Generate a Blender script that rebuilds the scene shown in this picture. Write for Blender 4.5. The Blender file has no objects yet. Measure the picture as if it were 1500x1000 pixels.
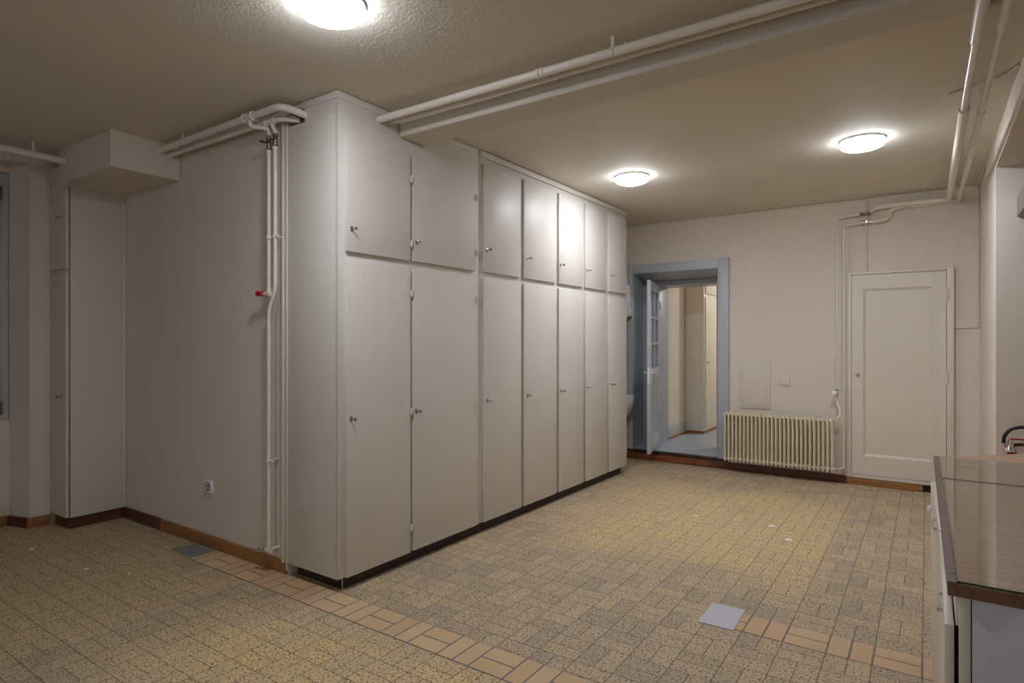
import bpy, bmesh, math, random
from mathutils import Vector, Matrix
random.seed(7)
SC = bpy.context.scene
COL = SC.collection
R = math.radians

# ------------------------------------------------------------------ materials
class NT:
    def __init__(s, name):
        s.m = bpy.data.materials.new(name); s.m.use_nodes = True
        s.t = s.m.node_tree; s.t.nodes.clear()
        s.out = s.t.nodes.new('ShaderNodeOutputMaterial')
    def n(s, typ, **k):
        d = s.t.nodes.new(typ)
        for a, v in k.items(): setattr(d, a, v)
        return d
    def l(s, a, b): s.t.links.new(a, b)
    def put(s, sock, v):
        if isinstance(v, bpy.types.NodeSocket): s.l(v, sock)
        elif v is not None: sock.default_value = v
    def math(s, op, a, b=None, c=None, clamp=False):
        d = s.n('ShaderNodeMath', operation=op); d.use_clamp = clamp
        for i, v in enumerate((a, b, c)):
            if v is not None: s.put(d.inputs[i], v)
        return d.outputs[0]
    def mix(s, f, a, b, blend='MIX'):
        d = s.n('ShaderNodeMix', data_type='RGBA', blend_type=blend)
        s.put(d.inputs[0], f); s.put(d.inputs[6], rgba(a)); s.put(d.inputs[7], rgba(b))
        return d.outputs[2]
    def noise(s, vec, scale, detail=2.0, rough=0.5, dim='3D'):
        d = s.n('ShaderNodeTexNoise'); d.noise_dimensions = dim
        d.inputs['Scale'].default_value = scale; d.inputs['Detail'].default_value = detail
        d.inputs['Roughness'].default_value = rough
        if vec is not None: s.l(vec, d.inputs['Vector'])
        return d.outputs['Fac']
    def ramp(s, v, lo, hi, smooth=True):
        d = s.n('ShaderNodeMapRange'); d.interpolation_type = 'SMOOTHSTEP' if smooth else 'LINEAR'
        s.put(d.inputs[0], v); s.put(d.inputs[1], lo); s.put(d.inputs[2], hi)
        return d.outputs[0]
    def coords(s, scale=(1, 1, 1)):
        c = s.n('ShaderNodeTexCoord'); mp = s.n('ShaderNodeMapping')
        mp.inputs['Scale'].default_value = scale
        s.l(c.outputs['Object'], mp.inputs['Vector'])
        return mp.outputs['Vector']
    def bsdf(s, color, rough=0.5, metal=0.0, height=None, bump=0.2, dist=0.01, spec=None, coat=0.0):
        b = s.n('ShaderNodeBsdfPrincipled')
        s.put(b.inputs['Base Color'], rgba(color)); s.put(b.inputs['Roughness'], rough)
        s.put(b.inputs['Metallic'], metal)
        if spec is not None: b.inputs['Specular IOR Level'].default_value = spec
        if coat: b.inputs['Coat Weight'].default_value = coat
        if height is not None:
            bm = s.n('ShaderNodeBump'); bm.inputs['Strength'].default_value = bump
            bm.inputs['Distance'].default_value = dist
            s.l(height, bm.inputs['Height']); s.l(bm.outputs[0], b.inputs['Normal'])
        s.l(b.outputs[0], s.out.inputs[0])
        return s.m

def rgba(c):
    if isinstance(c, (tuple, list)) and len(c) == 3: return (c[0], c[1], c[2], 1.0)
    return c
def srgb(r, g, b):
    f = lambda x: (x / 255 / 12.92) if x / 255 <= 0.04045 else ((x / 255 + 0.055) / 1.055) ** 2.4
    return (f(r), f(g), f(b))

def paint(name, col, rough=0.45, var=0.06, bump=0.05, bscale=120, spec=0.5):
    k = NT(name); v = k.coords()
    big = k.noise(v, 1.3, 4, 0.6); fine = k.noise(v, bscale, 2)
    dark = tuple(x * (1 - var) for x in col); lite = tuple(min(1, x * (1 + var)) for x in col)
    c = k.mix(k.ramp(big, 0.3, 0.7), dark, lite)
    return k.bsdf(c, rough, 0, fine, bump, 0.002, spec)

def plaster(name, col, rough=0.85, var=0.05, bump=0.25, scale=60, dist=0.004, front_of=None):
    k = NT(name); v = k.coords()
    big = k.noise(v, 0.9, 5, 0.62)
    h = k.math('ADD', k.noise(v, scale, 3, 0.6), k.math('MULTIPLY', k.noise(v, scale * 0.22, 2), 0.8))
    if front_of is not None:               # coarse stipple in the front bay, nearly smooth beyond the beam
        sp = k.n('ShaderNodeSeparateXYZ'); k.l(v, sp.inputs[0])
        h = k.math('MULTIPLY', h, k.math('SUBTRACT', 1.0, k.math('MULTIPLY', k.math('GREATER_THAN', sp.outputs[1], front_of), 0.8)))
    c = k.mix(k.ramp(big, 0.3, 0.7), tuple(x * (1 - var) for x in col), tuple(min(1, x * (1 + var)) for x in col))
    return k.bsdf(c, rough, 0, h, bump, dist, 0.25)

def wood(name, a, b, scale=(30, 2, 30), rough=0.45, dirt=0.0):
    k = NT(name); v = k.coords(scale)
    n = k.noise(v, 1.0, 5, 0.65)
    c = k.mix(k.ramp(n, 0.3, 0.72), a, b)
    blotch = k.noise(k.coords(), 3.5, 4, 0.6)
    c = k.mix(k.math('MULTIPLY', k.ramp(blotch, 0.5, 0.75), dirt), c, (0.012, 0.009, 0.007))
    return k.bsdf(c, rough, 0, n, 0.1, 0.002)

def metal(name, col, rough=0.25):
    k = NT(name); n = k.noise(k.coords(), 60, 2)
    return k.bsdf(col, k.ramp(n, -0.8, 2.2) if rough is None else rough, 1.0, n, 0.02, 0.001)

def plain(name, col, rough=0.5, spec=0.5):
    k = NT(name); n = k.noise(k.coords(), 40, 2)
    c = k.mix(n, tuple(x * 0.94 for x in col), tuple(min(1, x * 1.05) for x in col))
    return k.bsdf(c, rough, 0, None, spec=spec)

def thin_glass(name, tint, refl=1.0):
    k = NT(name)
    t = k.n('ShaderNodeBsdfTransparent'); t.inputs[0].default_value = rgba(tint)
    g = k.n('ShaderNodeBsdfGlossy'); g.inputs['Roughness'].default_value = 0.015
    f = k.n('ShaderNodeFresnel'); gm = k.n('ShaderNodeNewGeometry')
    k.l(k.math('ADD', 1.5, k.math('MULTIPLY', gm.outputs['Backfacing'], 1 / 1.5 - 1.5)), f.inputs[0])   # same reflection on both faces of the pane
    m = k.n('ShaderNodeMixShader')
    k.l(k.math('MULTIPLY', f.outputs[0], refl, clamp=True), m.inputs[0]); k.l(t.outputs[0], m.inputs[1]); k.l(g.outputs[0], m.inputs[2])
    k.l(m.outputs[0], k.out.inputs[0])
    return k.m

def glow(name, col, strength, rim):
    k = NT(name); e = k.n('ShaderNodeEmission'); gm = k.n('ShaderNodeNewGeometry'); sp = k.n('ShaderNodeSeparateXYZ')
    k.l(gm.outputs['True Normal'], sp.inputs[0])      # the opal glass shines mostly downwards, weaker at its rim
    dn = k.math('MAXIMUM', k.math('MULTIPLY', sp.outputs[2], -1.0), 0.0)
    e.inputs[0].default_value = rgba(col)
    k.l(k.math('ADD', rim, k.math('MULTIPLY', k.math('POWER', dn, 3.0), strength - rim)), e.inputs[1])
    k.l(e.outputs[0], k.out.inputs[0]); return k.m

CELL = 0.18
def tile_nodes(k, ax, ay, sx, sy, flip=0.0, vec=None):
    """Basket weave: square cells split into two tiles, alternating the way they lie."""
    c = k.n('ShaderNodeTexCoord'); sp = k.n('ShaderNodeSeparateXYZ'); k.l(c.outputs['Object'], sp.inputs[0])
    x, y = sp.outputs[0], sp.outputs[1]
    ayv = ay(k, y) if callable(ay) else ay
    u = k.math('DIVIDE', k.math('SUBTRACT', x, ax), sx); v = k.math('DIVIDE', k.math('SUBTRACT', y, ayv), sy)
    iu, iv = k.math('FLOOR', u), k.math('FLOOR', v)
    fu, fv = k.math('SUBTRACT', u, iu), k.math('SUBTRACT', v, iv)
    par = k.math('FLOORED_MODULO', k.math('ADD', k.math('ADD', iu, iv), flip), 2.0)
    pick = k.n('ShaderNodeMix', data_type='FLOAT'); k.put(pick.inputs[0], par); k.put(pick.inputs[2], fu); k.put(pick.inputs[3], fv)
    w = pick.outputs[0]                                        # axis that is split in two
    half = k.math('GREATER_THAN', w, 0.5)
    edge = lambda f, s: k.math('MULTIPLY', k.math('MINIMUM', f, k.math('SUBTRACT', 1.0, f)), s)
    mid = k.math('MULTIPLY', k.math('ABSOLUTE', k.math('SUBTRACT', w, 0.5)), min(sx, sy))
    d = k.math('MINIMUM', k.math('MINIMUM', edge(fu, sx), edge(fv, sy)), mid)
    idv = k.n('ShaderNodeCombineXYZ'); k.l(iu, idv.inputs[0]); k.l(iv, idv.inputs[1]); k.l(half, idv.inputs[2])
    wn = k.n('ShaderNodeTexWhiteNoise'); k.l(idv.outputs[0], wn.inputs['Vector'])
    return x, y, d, wn.outputs['Value'], par

def floor_material():
    k = NT('speckled_clinker_tiles')
    ay = lambda k, y: k.math('ADD', 2.05, k.math('MULTIPLY', k.math('GREATER_THAN', y, 2.15), 1.2))
    x, y, d, rnd, par = tile_nodes(k, -0.017, ay, CELL, CELL)
    vec = k.coords()
    wob = k.noise(vec, 30, 2)
    dd = k.math('ADD', d, k.math('MULTIPLY', k.math('SUBTRACT', wob, 0.5), 0.0016))
    grout = k.math('SUBTRACT', 1.0, k.ramp(dd, 0.0012, 0.0026))
    # flecks: dark brown worm-like specks over tan clay
    warp = k.n('ShaderNodeTexNoise'); warp.inputs['Scale'].default_value = 45; warp.inputs['Detail'].default_value = 1
    k.l(vec, warp.inputs['Vector'])
    vm = k.n('ShaderNodeVectorMath', operation='MULTIPLY_ADD')
    k.l(warp.outputs['Color'], vm.inputs[0]); vm.inputs[1].default_value = (0.02, 0.02, 0); k.l(vec, vm.inputs[2])
    f1 = k.noise(vm.outputs[0], 95, 2.5, 0.6); f2 = k.noise(vec, 210, 2, 0.5)
    speck = k.ramp(f1, 0.50, 0.60); light = k.ramp(f2, 0.55, 0.72)
    # greyish tile; inside the patches the clay colour turns yellower and paler
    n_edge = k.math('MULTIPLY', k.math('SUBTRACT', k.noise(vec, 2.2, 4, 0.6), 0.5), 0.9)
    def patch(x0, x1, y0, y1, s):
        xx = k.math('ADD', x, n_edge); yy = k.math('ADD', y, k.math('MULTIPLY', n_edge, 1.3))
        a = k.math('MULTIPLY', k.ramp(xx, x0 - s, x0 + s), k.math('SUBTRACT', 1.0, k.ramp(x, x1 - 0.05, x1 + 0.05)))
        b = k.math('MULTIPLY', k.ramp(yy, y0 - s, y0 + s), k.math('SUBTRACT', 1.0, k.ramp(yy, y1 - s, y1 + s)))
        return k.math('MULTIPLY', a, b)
    yellow_area = k.math('MAXIMUM', patch(-2.3, -0.55, 3.75, 5.9, 0.35), patch(-3.0, -0.9, 1.1, 2.05, 0.3))
    yellow_area = k.math('MAXIMUM', yellow_area, k.math('MULTIPLY', patch(-6.0, -3.3, 0.6, 2.05, 0.4), 0.5))
    base = k.mix(yellow_area, srgb(192, 173, 148), srgb(232, 204, 148))
    base = k.mix(k.ramp(rnd, 0.0, 1.0, False), base, srgb(192, 170, 136))
    base = k.mix(k.math('MULTIPLY', light, 0.45), base, srgb(226, 212, 178))
    col = k.mix(k.math('MULTIPLY', speck, 0.74), base, srgb(96, 68, 46))
    dirt = k.ramp(k.noise(vec, 1.7, 5, 0.65), 0.45, 0.75)
    col = k.mix(k.math('MULTIPLY', dirt, k.math('MULTIPLY', k.math('SUBTRACT', 1.0, yellow_area), 0.35)), col, srgb(150, 138, 124))
    tone = k.math('ADD', 0.86, k.math('MULTIPLY', rnd, 0.26))
    tn = k.n('ShaderNodeCombineColor'); [k.l(tone, tn.inputs[i]) for i in range(3)]
    col = k.mix(1.0, col, tn.outputs[0], 'MULTIPLY')
    col = k.mix(k.math('MULTIPLY', grout, 0.8), col, srgb(72, 62, 54))
    h = k.math('SUBTRACT', k.math('MULTIPLY', f1, 0.25), grout)
    rough = k.math('ADD', 0.5, k.math('MULTIPLY', f1, 0.3))
    return k.bsdf(col, rough, 0, h, 0.35, 0.003, 0.35)

def strip_material(ay, sy, flip):
    k = NT('orange_clinker_border_tiles')
    x, y, d, rnd, par = tile_nodes(k, -0.017, ay, CELL, sy, flip)
    vec = k.coords()
    grout = k.math('SUBTRACT', 1.0, k.ramp(d, 0.003, 0.0048))
    wav = k.n('ShaderNodeTexWave'); wav.inputs['Scale'].default_value = 22; wav.inputs['Distortion'].default_value = 6
    wav.inputs['Detail'].default_value = 2; k.l(vec, wav.inputs['Vector'])
    c = k.mix(k.ramp(rnd, 0, 1, False), srgb(202, 168, 128), srgb(212, 182, 144))
    c = k.mix(k.math('MULTIPLY', wav.outputs['Fac'], 0.25), c, srgb(172, 136, 100))
    c = k.mix(k.math('MULTIPLY', k.ramp(k.noise(vec, 5, 4), 0.5, 0.75), 0.3), c, srgb(168, 142, 120))
    c = k.mix(grout, c, srgb(112, 106, 108))
    return k.bsdf(c, 0.55, 0, k.math('SUBTRACT', k.math('MULTIPLY', wav.outputs['Fac'], 0.2), grout), 0.4, 0.003, 0.35)

M = {}
M['wall'] = plaster('beige_wall_paint', srgb(217, 206, 193), 0.8, 0.03, 0.15, 70, 0.002)
M['ceiling'] = plaster('rough_ceiling_plaster', srgb(214, 206, 192), 0.75, 0.03, 0.65, 66, 0.006, 2.8)
M['beam'] = plaster('beam_paint', srgb(206, 198, 186), 0.75, 0.03, 0.15, 70, 0.002)
M['cream'] = paint('cream_wardrobe_paint', srgb(210, 204, 195), 0.46, 0.015, 0.02, 90, 0.38)
M['cream_matt'] = paint('cream_matt_wardrobe_paint', srgb(212, 206, 197), 0.6, 0.015, 0.02, 90, 0.35)
M['cupboard'] = paint('cream_cupboard_paint', srgb(216, 207, 192), 0.42, 0.02, 0.04, 90)
M['pipe'] = paint('cream_pipe_paint', srgb(226, 218, 206), 0.35, 0.03, 0.05, 60)
M['radiator'] = paint('ivory_radiator_enamel', srgb(222, 210, 184), 0.35, 0.02, 0.02, 60)
M['blue'] = paint('blue_grey_door_paint', srgb(178, 182, 187), 0.4, 0.03, 0.05, 60)
M['bluepale'] = paint('pale_blue_leaf_paint', srgb(188, 194, 204), 0.4, 0.03, 0.05, 60)
M['window'] = paint('grey_window_paint', srgb(180, 184, 188), 0.45, 0.03, 0.05, 60)
M['plinth'] = wood('dark_plinth_wood', srgb(52, 33, 27), srgb(34, 22, 19), (3, 2, 40), 0.5, 0.5)
M['base_brown'] = wood('brown_skirting_wood', srgb(164, 114, 64), srgb(136, 90, 48), (4, 4, 45), 0.45, 0.25)
M['base_dark'] = wood('dark_red_skirting_wood', srgb(104, 62, 40), srgb(76, 44, 30), (4, 4, 45), 0.45, 0.5)
M['sill'] = wood('worn_threshold_wood', srgb(150, 88, 44), srgb(96, 54, 28), (4, 20, 40), 0.5, 0.7)
M['sill_dark'] = wood('dark_threshold_nosing', srgb(58, 42, 34), srgb(40, 28, 24), (4, 20, 40), 0.4, 0.4)
M['counter'] = wood('pale_counter_wood', srgb(204, 172, 140), srgb(180, 146, 115), (2.5, 38, 20), 0.5, 0.0)
M['counter_edge'] = wood('dark_counter_edge_wood', srgb(132, 96, 72), srgb(102, 70, 50), (40, 4, 40), 0.4, 0.2)
M['panel_grey'] = paint('grey_white_end_panel', srgb(196, 196, 204), 0.45, 0.02, 0.02, 60)
M['chrome'] = metal('chrome', (0.75, 0.75, 0.76), 0.18)
M['steel'] = metal('dull_steel', (0.55, 0.54, 0.52), 0.38)
M['dark_metal'] = metal('tarnished_brass_valve', (0.24, 0.21, 0.19), 0.35)
M['key'] = metal('nickel_key', (0.34, 0.32, 0.30), 0.3)
M['black'] = plain('black_rubber', (0.018, 0.018, 0.02), 0.45)
M['void'] = plain('black_vent_grille', (0.008, 0.008, 0.008), 0.8)
M['white'] = plain('white_plastic', srgb(232, 233, 236), 0.35)
M['ceramic'] = plain('white_ceramic', srgb(228, 230, 232), 0.12)
M['red'] = plain('red_enamel', srgb(190, 22, 30), 0.3)
M['yellow'] = plain('yellow_tag', srgb(214, 204, 60), 0.5)
M['sheet'] = paint('pale_grey_sheet', srgb(196, 196, 202), 0.5, 0.05, 0.02, 60)
M['plate'] = paint('blue_grey_floor_plate', srgb(122, 124, 124), 0.5, 0.06, 0.05, 60)
M['hallfloor'] = paint('blue_grey_linoleum', srgb(168, 174, 186), 0.4, 0.05, 0.02, 40)
M['hallwall'] = plaster('hall_wall_cream', srgb(216, 208, 194), 0.8, 0.03, 0.1, 70, 0.002)
M['hood'] = paint('grey_metal_box', srgb(118, 115, 110), 0.5, 0.03, 0.02, 60)
M['chip'] = plain('plaster_dust', srgb(236, 232, 224), 0.9)
M['glass'] = thin_glass('window_glass', (0.92, 0.95, 0.95))
M['glass_top'] = thin_glass('counter_glass', (0.955, 0.96, 0.945), 0.85)
M['glass_edge'] = plain('green_glass_edge', srgb(44, 84, 74), 0.15)
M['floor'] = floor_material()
M['strip_near'] = strip_material(2.05, 0.20, 0.0)
M['strip_far'] = strip_material(3.045, 0.205, 0.0)
M['lamp'] = glow('lit_lamp_glass', (0.87, 0.915, 1.0), 52.0, 12.0)

# ------------------------------------------------------------------ mesh building
class MB:
    def __init__(s): s.bm = bmesh.new()
    def _xf(s, geom, mat):
        if mat is not None: bmesh.ops.transform(s.bm, matrix=mat, verts=[v for v in geom if isinstance(v, bmesh.types.BMVert)])
    def box(s, x0, x1, y0, y1, z0, z1, bev=0.0, seg=2, mat=None):
        g = bmesh.ops.create_cube(s.bm, size=1.0)['verts']
        for v in g:
            v.co = Vector(((x0 + x1) / 2 + v.co.x * (x1 - x0), (y0 + y1) / 2 + v.co.y * (y1 - y0), (z0 + z1) / 2 + v.co.z * (z1 - z0)))
        if bev > 0:
            es = list({e for v in g for e in v.link_edges})
            r = bmesh.ops.bevel(s.bm, geom=es, offset=bev, segments=seg, affect='EDGES', profile=0.5)
            g = list({v for f in r['faces'] for v in f.verts} | {v for v in g if v.is_valid})
        if mat is not None:
            bmesh.ops.transform(s.bm, matrix=mat, verts=[v for v in g if v.is_valid])
        return s
    def prism(s, poly, axis, lo, hi):
        """poly: points of the outline in the two other axes (cyclic order x,y / y,z / x,z)."""
        def P(a, b, h):
            return {'z': (a, b, h), 'x': (h, a, b), 'y': (a, h, b)}[axis]
        A = [s.bm.verts.new(P(a, b, lo)) for a, b in poly]; B = [s.bm.verts.new(P(a, b, hi)) for a, b in poly]
        n = len(poly)
        s.bm.faces.new(A); s.bm.faces.new(B[::-1])
        for i in range(n): s.bm.faces.new((A[i], B[i], B[(i + 1) % n], A[(i + 1) % n]))
        return s
    def hexa(s, bottom, top):
        A = [s.bm.verts.new(p) for p in bottom]; B = [s.bm.verts.new(p) for p in top]
        s.bm.faces.new(A); s.bm.faces.new(B[::-1])
        for i in range(len(A)): s.bm.faces.new((A[i], B[i], B[(i + 1) % len(A)], A[(i + 1) % len(A)]))
        return s
    def tube(s, pts, r, seg=14, bend=0.0, closed=False):
        pts = [Vector(p) for p in pts]
        if bend > 0 and len(pts) > 2:
            q = [pts[0]]
            for i in range(1, len(pts) - 1):
                a, b, c = pts[i - 1], pts[i], pts[i + 1]
                rr = min(bend, (a - b).length * 0.49, (c - b).length * 0.49)
                p0, p1 = b + (a - b).normalized() * rr, b + (c - b).normalized() * rr
                for t in range(7):
                    t /= 6; q.append(p0 * (1 - t) ** 2 + b * 2 * t * (1 - t) + p1 * t * t)
            q.append(pts[-1]); pts = q
        rs = r if isinstance(r, (list, tuple)) else [r] * len(pts)
        rings = []; up = None
        for i, p in enumerate(pts):
            d = (pts[min(i + 1, len(pts) - 1)] - pts[max(i - 1, 0)]).normalized()
            if up is None:
                up = Vector((0, 0, 1)) if abs(d.z) < 0.9 else Vector((1, 0, 0))
            up = (up - d * up.dot(d)).normalized(); side = d.cross(up)
            rings.append([s.bm.verts.new(p + (up * math.cos(2 * math.pi * j / seg) + side * math.sin(2 * math.pi * j / seg)) * rs[i]) for j in range(seg)])
        for a, b in zip(rings, rings[1:]):
            for j in range(seg): s.bm.faces.new((a[j], a[(j + 1) % seg], b[(j + 1) % seg], b[j]))
        s.bm.faces.new(rings[0][::-1]); s.bm.faces.new(rings[-1])
        return s
    def lathe(s, prof, origin=(0, 0, 0), axis=(0, 0, 1), seg=28):
        """prof: list of (radius, height along axis)."""
        o = Vector(origin); d = Vector(axis).normalized()
        up = Vector((1, 0, 0)) if abs(d.x) < 0.9 else Vector((0, 1, 0)); up = (up - d * up.dot(d)).normalized(); side = d.cross(up)
        rings = [[s.bm.verts.new(o + d * h + (up * math.cos(2 * math.pi * j / seg) + side * math.sin(2 * math.pi * j / seg)) * max(r, 1e-4)) for j in range(seg)] for r, h in prof]
        for a, b in zip(rings, rings[1:]):
            for j in range(seg): s.bm.faces.new((a[j], a[(j + 1) % seg], b[(j + 1) % seg], b[j]))
        s.bm.faces.new(rings[0][::-1]); s.bm.faces.new(rings[-1])
        return s
    def build(s, name, mat, parent=None, loc=(0, 0, 0), rotz=0.0, smooth=40):
        bmesh.ops.recalc_face_normals(s.bm, faces=s.bm.faces)
        me = bpy.data.meshes.new(name); s.bm.to_mesh(me); s.bm.free()
        me.materials.append(M[mat] if isinstance(mat, str) else mat)
        if smooth:
            me.polygons.foreach_set('use_smooth', [True] * len(me.polygons)); me.set_sharp_from_angle(angle=R(smooth))
        o = bpy.data.objects.new(name, me); COL.objects.link(o)
        o.location = loc; o.rotation_euler = (0, 0, rotz)
        if parent is not None: o.parent = parent
        return o

def tag(o, label, cat, group=None):
    o['label'] = label; o['category'] = cat
    if group: o['group'] = group
    return o
def struct(o):
    o['kind'] = 'structure'; return o
def thing(name, label, cat, loc=(0, 0, 0), rotz=0.0, group=None):
    o = bpy.data.objects.new(name, None); COL.objects.link(o); o.empty_display_size = 0.1
    o.location = loc; o.rotation_euler = (0, 0, rotz)
    return tag(o, label, cat, group)
def copy_tree(o, parent=None):
    c = o.copy(); COL.objects.link(c)
    if parent is not None: c.parent = parent
    for ch in list(o.children): copy_tree(ch, c)
    return c

# ------------------------------------------------------------------ room shell
CZ = 2.80
YB = 6.84            # face of the back wall
YL = 2.255           # face of the partition on the left
XR = 0.388           # face of the right wall
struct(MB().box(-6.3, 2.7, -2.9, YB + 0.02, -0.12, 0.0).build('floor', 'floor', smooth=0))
struct(MB().box(-6.3, 2.7, -2.9, YB + 0.1, CZ, CZ + 0.12).build('ceiling', 'ceiling', smooth=0))
# back wall: a thick wall pierced by the doorway
b = MB().box(-3.6, -2.99, YB, 7.60, 0, CZ).box(-2.99, -1.86, YB, 7.60, 2.24, CZ).box(-1.86, 2.7, YB, 7.60, 0, CZ)
struct(b.build('wall_back', 'wall', smooth=0))
# partition with the pipes, turning the corner behind the wardrobes
struct(MB().box(-6.3, -3.16, YL, 2.42, 0, CZ).box(-3.40, -3.20, 2.42, YB, 0, CZ).build('wall_left', 'wall', smooth=0))
# window wall with a niche down to the floor
b = MB().prism([(-5.58, 1.715), (-5.58, 2.30), (-5.98, 2.30), (-5.98, 1.655), (-5.80, 1.655)], 'z', 0, CZ).box(-5.98, -5.58, -0.3, 1.715, 2.735, CZ).box(-5.98, -5.58, -2.9, -0.3, 0, CZ)
b.box(-5.98, -5.80, -0.3, 1.715, 0, 0.80)
b.box(-5.98, -5.80, -0.3, 1.715, 2.69, 2.735)
struct(b.build('wall_window', 'wall', smooth=0))
b = MB().box(-6.3, -5.1, -3.0, -2.8, 0, CZ).box(-3.7, -1.9, -3.0, -2.8, 0, CZ).box(-0.5, 2.7, -3.0, -2.8, 0, CZ)
for x0, x1 in ((-5.1, -3.7), (-1.9, -0.5)): b.box(x0, x1, -3.0, -2.8, 0, 0.8).box(x0, x1, -3.0, -2.8, 2.6, CZ)
struct(b.build('wall_front', 'wall', smooth=0))
for n, x0, x1 in ((2, -5.1, -3.7), (3, -1.9, -0.5)):
    b = MB().box(x0, x0 + 0.07, -2.96, -2.88, 0.8, 2.6).box(x1 - 0.07, x1, -2.96, -2.88, 0.8, 2.6).box(x0 + 0.07, x1 - 0.07, -2.96, -2.88, 0.8, 0.87).box(x0 + 0.07, x1 - 0.07, -2.96, -2.88, 2.53, 2.6)
    b.box((x0 + x1) / 2 - 0.05, (x0 + x1) / 2 + 0.05, -2.96, -2.88, 0.87, 2.53)
    wf = struct(b.build('window_%d' % n, 'window'))
    MB().box(x0 + 0.07, x1 - 0.07, -2.925, -2.919, 0.87, 2.53).build('glass_pane', 'glass', wf, smooth=0)
    l = bpy.data.lights.new('dusk_light', 'AREA'); l.shape = 'RECTANGLE'; l.size = 1.2; l.size_y = 1.6; l.energy = 1.3 if n == 2 else 8.5; l.color = (0.80, 0.88, 1.0)
    o = bpy.data.objects.new('dusk_light', l); COL.objects.link(o); o.location = ((x0 + x1) / 2, -2.86, 1.7); o.rotation_euler = (R(90), 0, 0)
# right: pier, then a recess under a lower ceiling
b = MB().box(XR, 2.7, 5.276, YB, 0, CZ).box(XR, 2.7, -2.9, 5.276, 2.59, CZ).box(2.2, 2.7, -2.9, 5.276, 0, 2.59)
struct(b.build('wall_right', 'wall', smooth=0))
# downstand beam
b = MB(); b.box(-2.69, XR, 2.70, 2.92, 2.666, CZ + 0.002, 0.008)
struct(b.build('trim_1', 'beam', smooth=0))
# boxed soffit in the left corner, with a cover strip along its top
b = MB().box(-5.275, -4.434, 1.80, YL - 0.002, 2.557, CZ - 0.002, 0.003).box(-5.275, -4.428, 1.794, YL - 0.004, CZ - 0.018, CZ - 0.001, 0.002)
b.box(-4.434, -4.430, 1.797, 1.822, 2.557, CZ - 0.018)
struct(b.build('trim_2', 'wall', smooth=0))
# corner batten where the partition meets the wardrobe
struct(MB().box(-3.214, -3.190, YL - 0.026, YL + 0.001, 0.07, 2.715, 0.004).build('trim_3', 'pipe'))
# skirting boards
struct(MB().box(-5.27, -4.70, YL - 0.018, YL - 0.001, 0, 0.085, 0.002).prism([(-5.579, 1.697), (-5.579, 1.715), (-5.785, 1.657), (-5.782, 1.640)], 'z', 0, 0.075).build('baseboard_corner', 'base_dark'))
struct(MB().box(-4.70, -3.187, YL - 0.018, YL - 0.001, 0, 0.082, 0.002).build('baseboard_left', 'base_brown'))
struct(MB().box(-5.579, -5.562, 1.697, 1.84, 0, 0.075, 0.002).box(-5.799, -5.782, -0.3, 1.640, 0, 0.075, 0.002).build('baseboard_window', 'base_brown'))
struct(MB().box(-1.90, -0.66, YB - 0.02, YB - 0.001, 0, 0.078, 0.002).build('baseboard_radiator', 'base_dark'))
struct(MB().box(-0.66, XR - 0.001, YB - 0.022, YB - 0.001, 0, 0.070, 0.002).build('baseboard_back', 'base_brown'))
# orange border tiles let into the floor
struct(MB().box(-3.93, -1.0, 2.05, 2.25, -0.01, 0.0016).build('trim_4', 'strip_near', smooth=0))
struct(MB().box(-0.95, 0.30, 3.045, 3.25, -0.01, 0.0016).build('trim_5', 'strip_far', smooth=0))

# hall behind the doorway
HZ = 0.12
struct(MB().box(-3.0, -1.86, YB + 0.02, 7.62, 0, HZ).box(-4.0, 0.6, 7.62, 12.0, 0, HZ).build('floor_hall', 'hallfloor', smooth=0))
struct(MB().box(-4.0, 0.6, 7.60, 12.0, 2.75, 2.85).build('ceiling_hall', 'ceiling', smooth=0))
struct(MB().box(-3.0, -2.82, 7.62, 12.0, HZ, 2.75).build('wall_hall_left', 'hallwall', smooth=0))
struct(MB().box(-0.2, 0.0, 7.60, 12.0, HZ, 2.75).build('wall_hall_right', 'hallwall', smooth=0))
struct(MB().box(-4.0, 0.6, 12.0, 12.1, HZ, 2.75).build('wall_hall_end', 'hallwall', smooth=0))
struct(MB().box(-2.82, -2.80, 7.63, 8.42, HZ, HZ + 0.16, 0.004).build('baseboard_hall', 'blue'))
struct(MB().box(-2.80, -2.788, 7.63, 8.42, HZ, HZ + 0.02, 0.002).build('trim_6', 'base_brown'))

# ------------------------------------------------------------------ door in the back wall
d1 = thing('door_1', 'open blue-grey glazed door and deep blue-grey frame in the back wall', 'door', (-2.40, YB, 0))
struct(d1)
def dl(b, name, mat, par=d1): return b.build(name, mat, par)
ox, oy = 2.40, -YB
b = MB()
X0, X1 = -3.035 + ox, -1.792 + ox
b.box(X0, -2.91 + ox, -0.026, -0.001, 0.115, 2.325, 0.004)
b.box(-1.912 + ox, X1, -0.026, -0.001, 0.112, 2.325, 0.004)
b.box(X0 + 0.005, X1 - 0.005, -0.022, -0.001, 2.215, 2.322, 0.004)
b.box(X1 - 0.012, X1 + 0.003, -0.032, -0.001, 0.112, 2.328, 0.003)
dl(b, 'architrave', 'blue')
b = MB()      # splayed linings of the reveal
b.hexa([(-2.99 + ox, 0, HZ), (-2.91 + ox, 0, HZ), (-2.96 + ox, 0.42, HZ), (-2.99 + ox, 0.42, HZ)],
       [(-2.99 + ox, 0, 2.24), (-2.91 + ox, 0, 2.24), (-2.96 + ox, 0.42, 2.24), (-2.99 + ox, 0.42, 2.24)])
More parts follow.
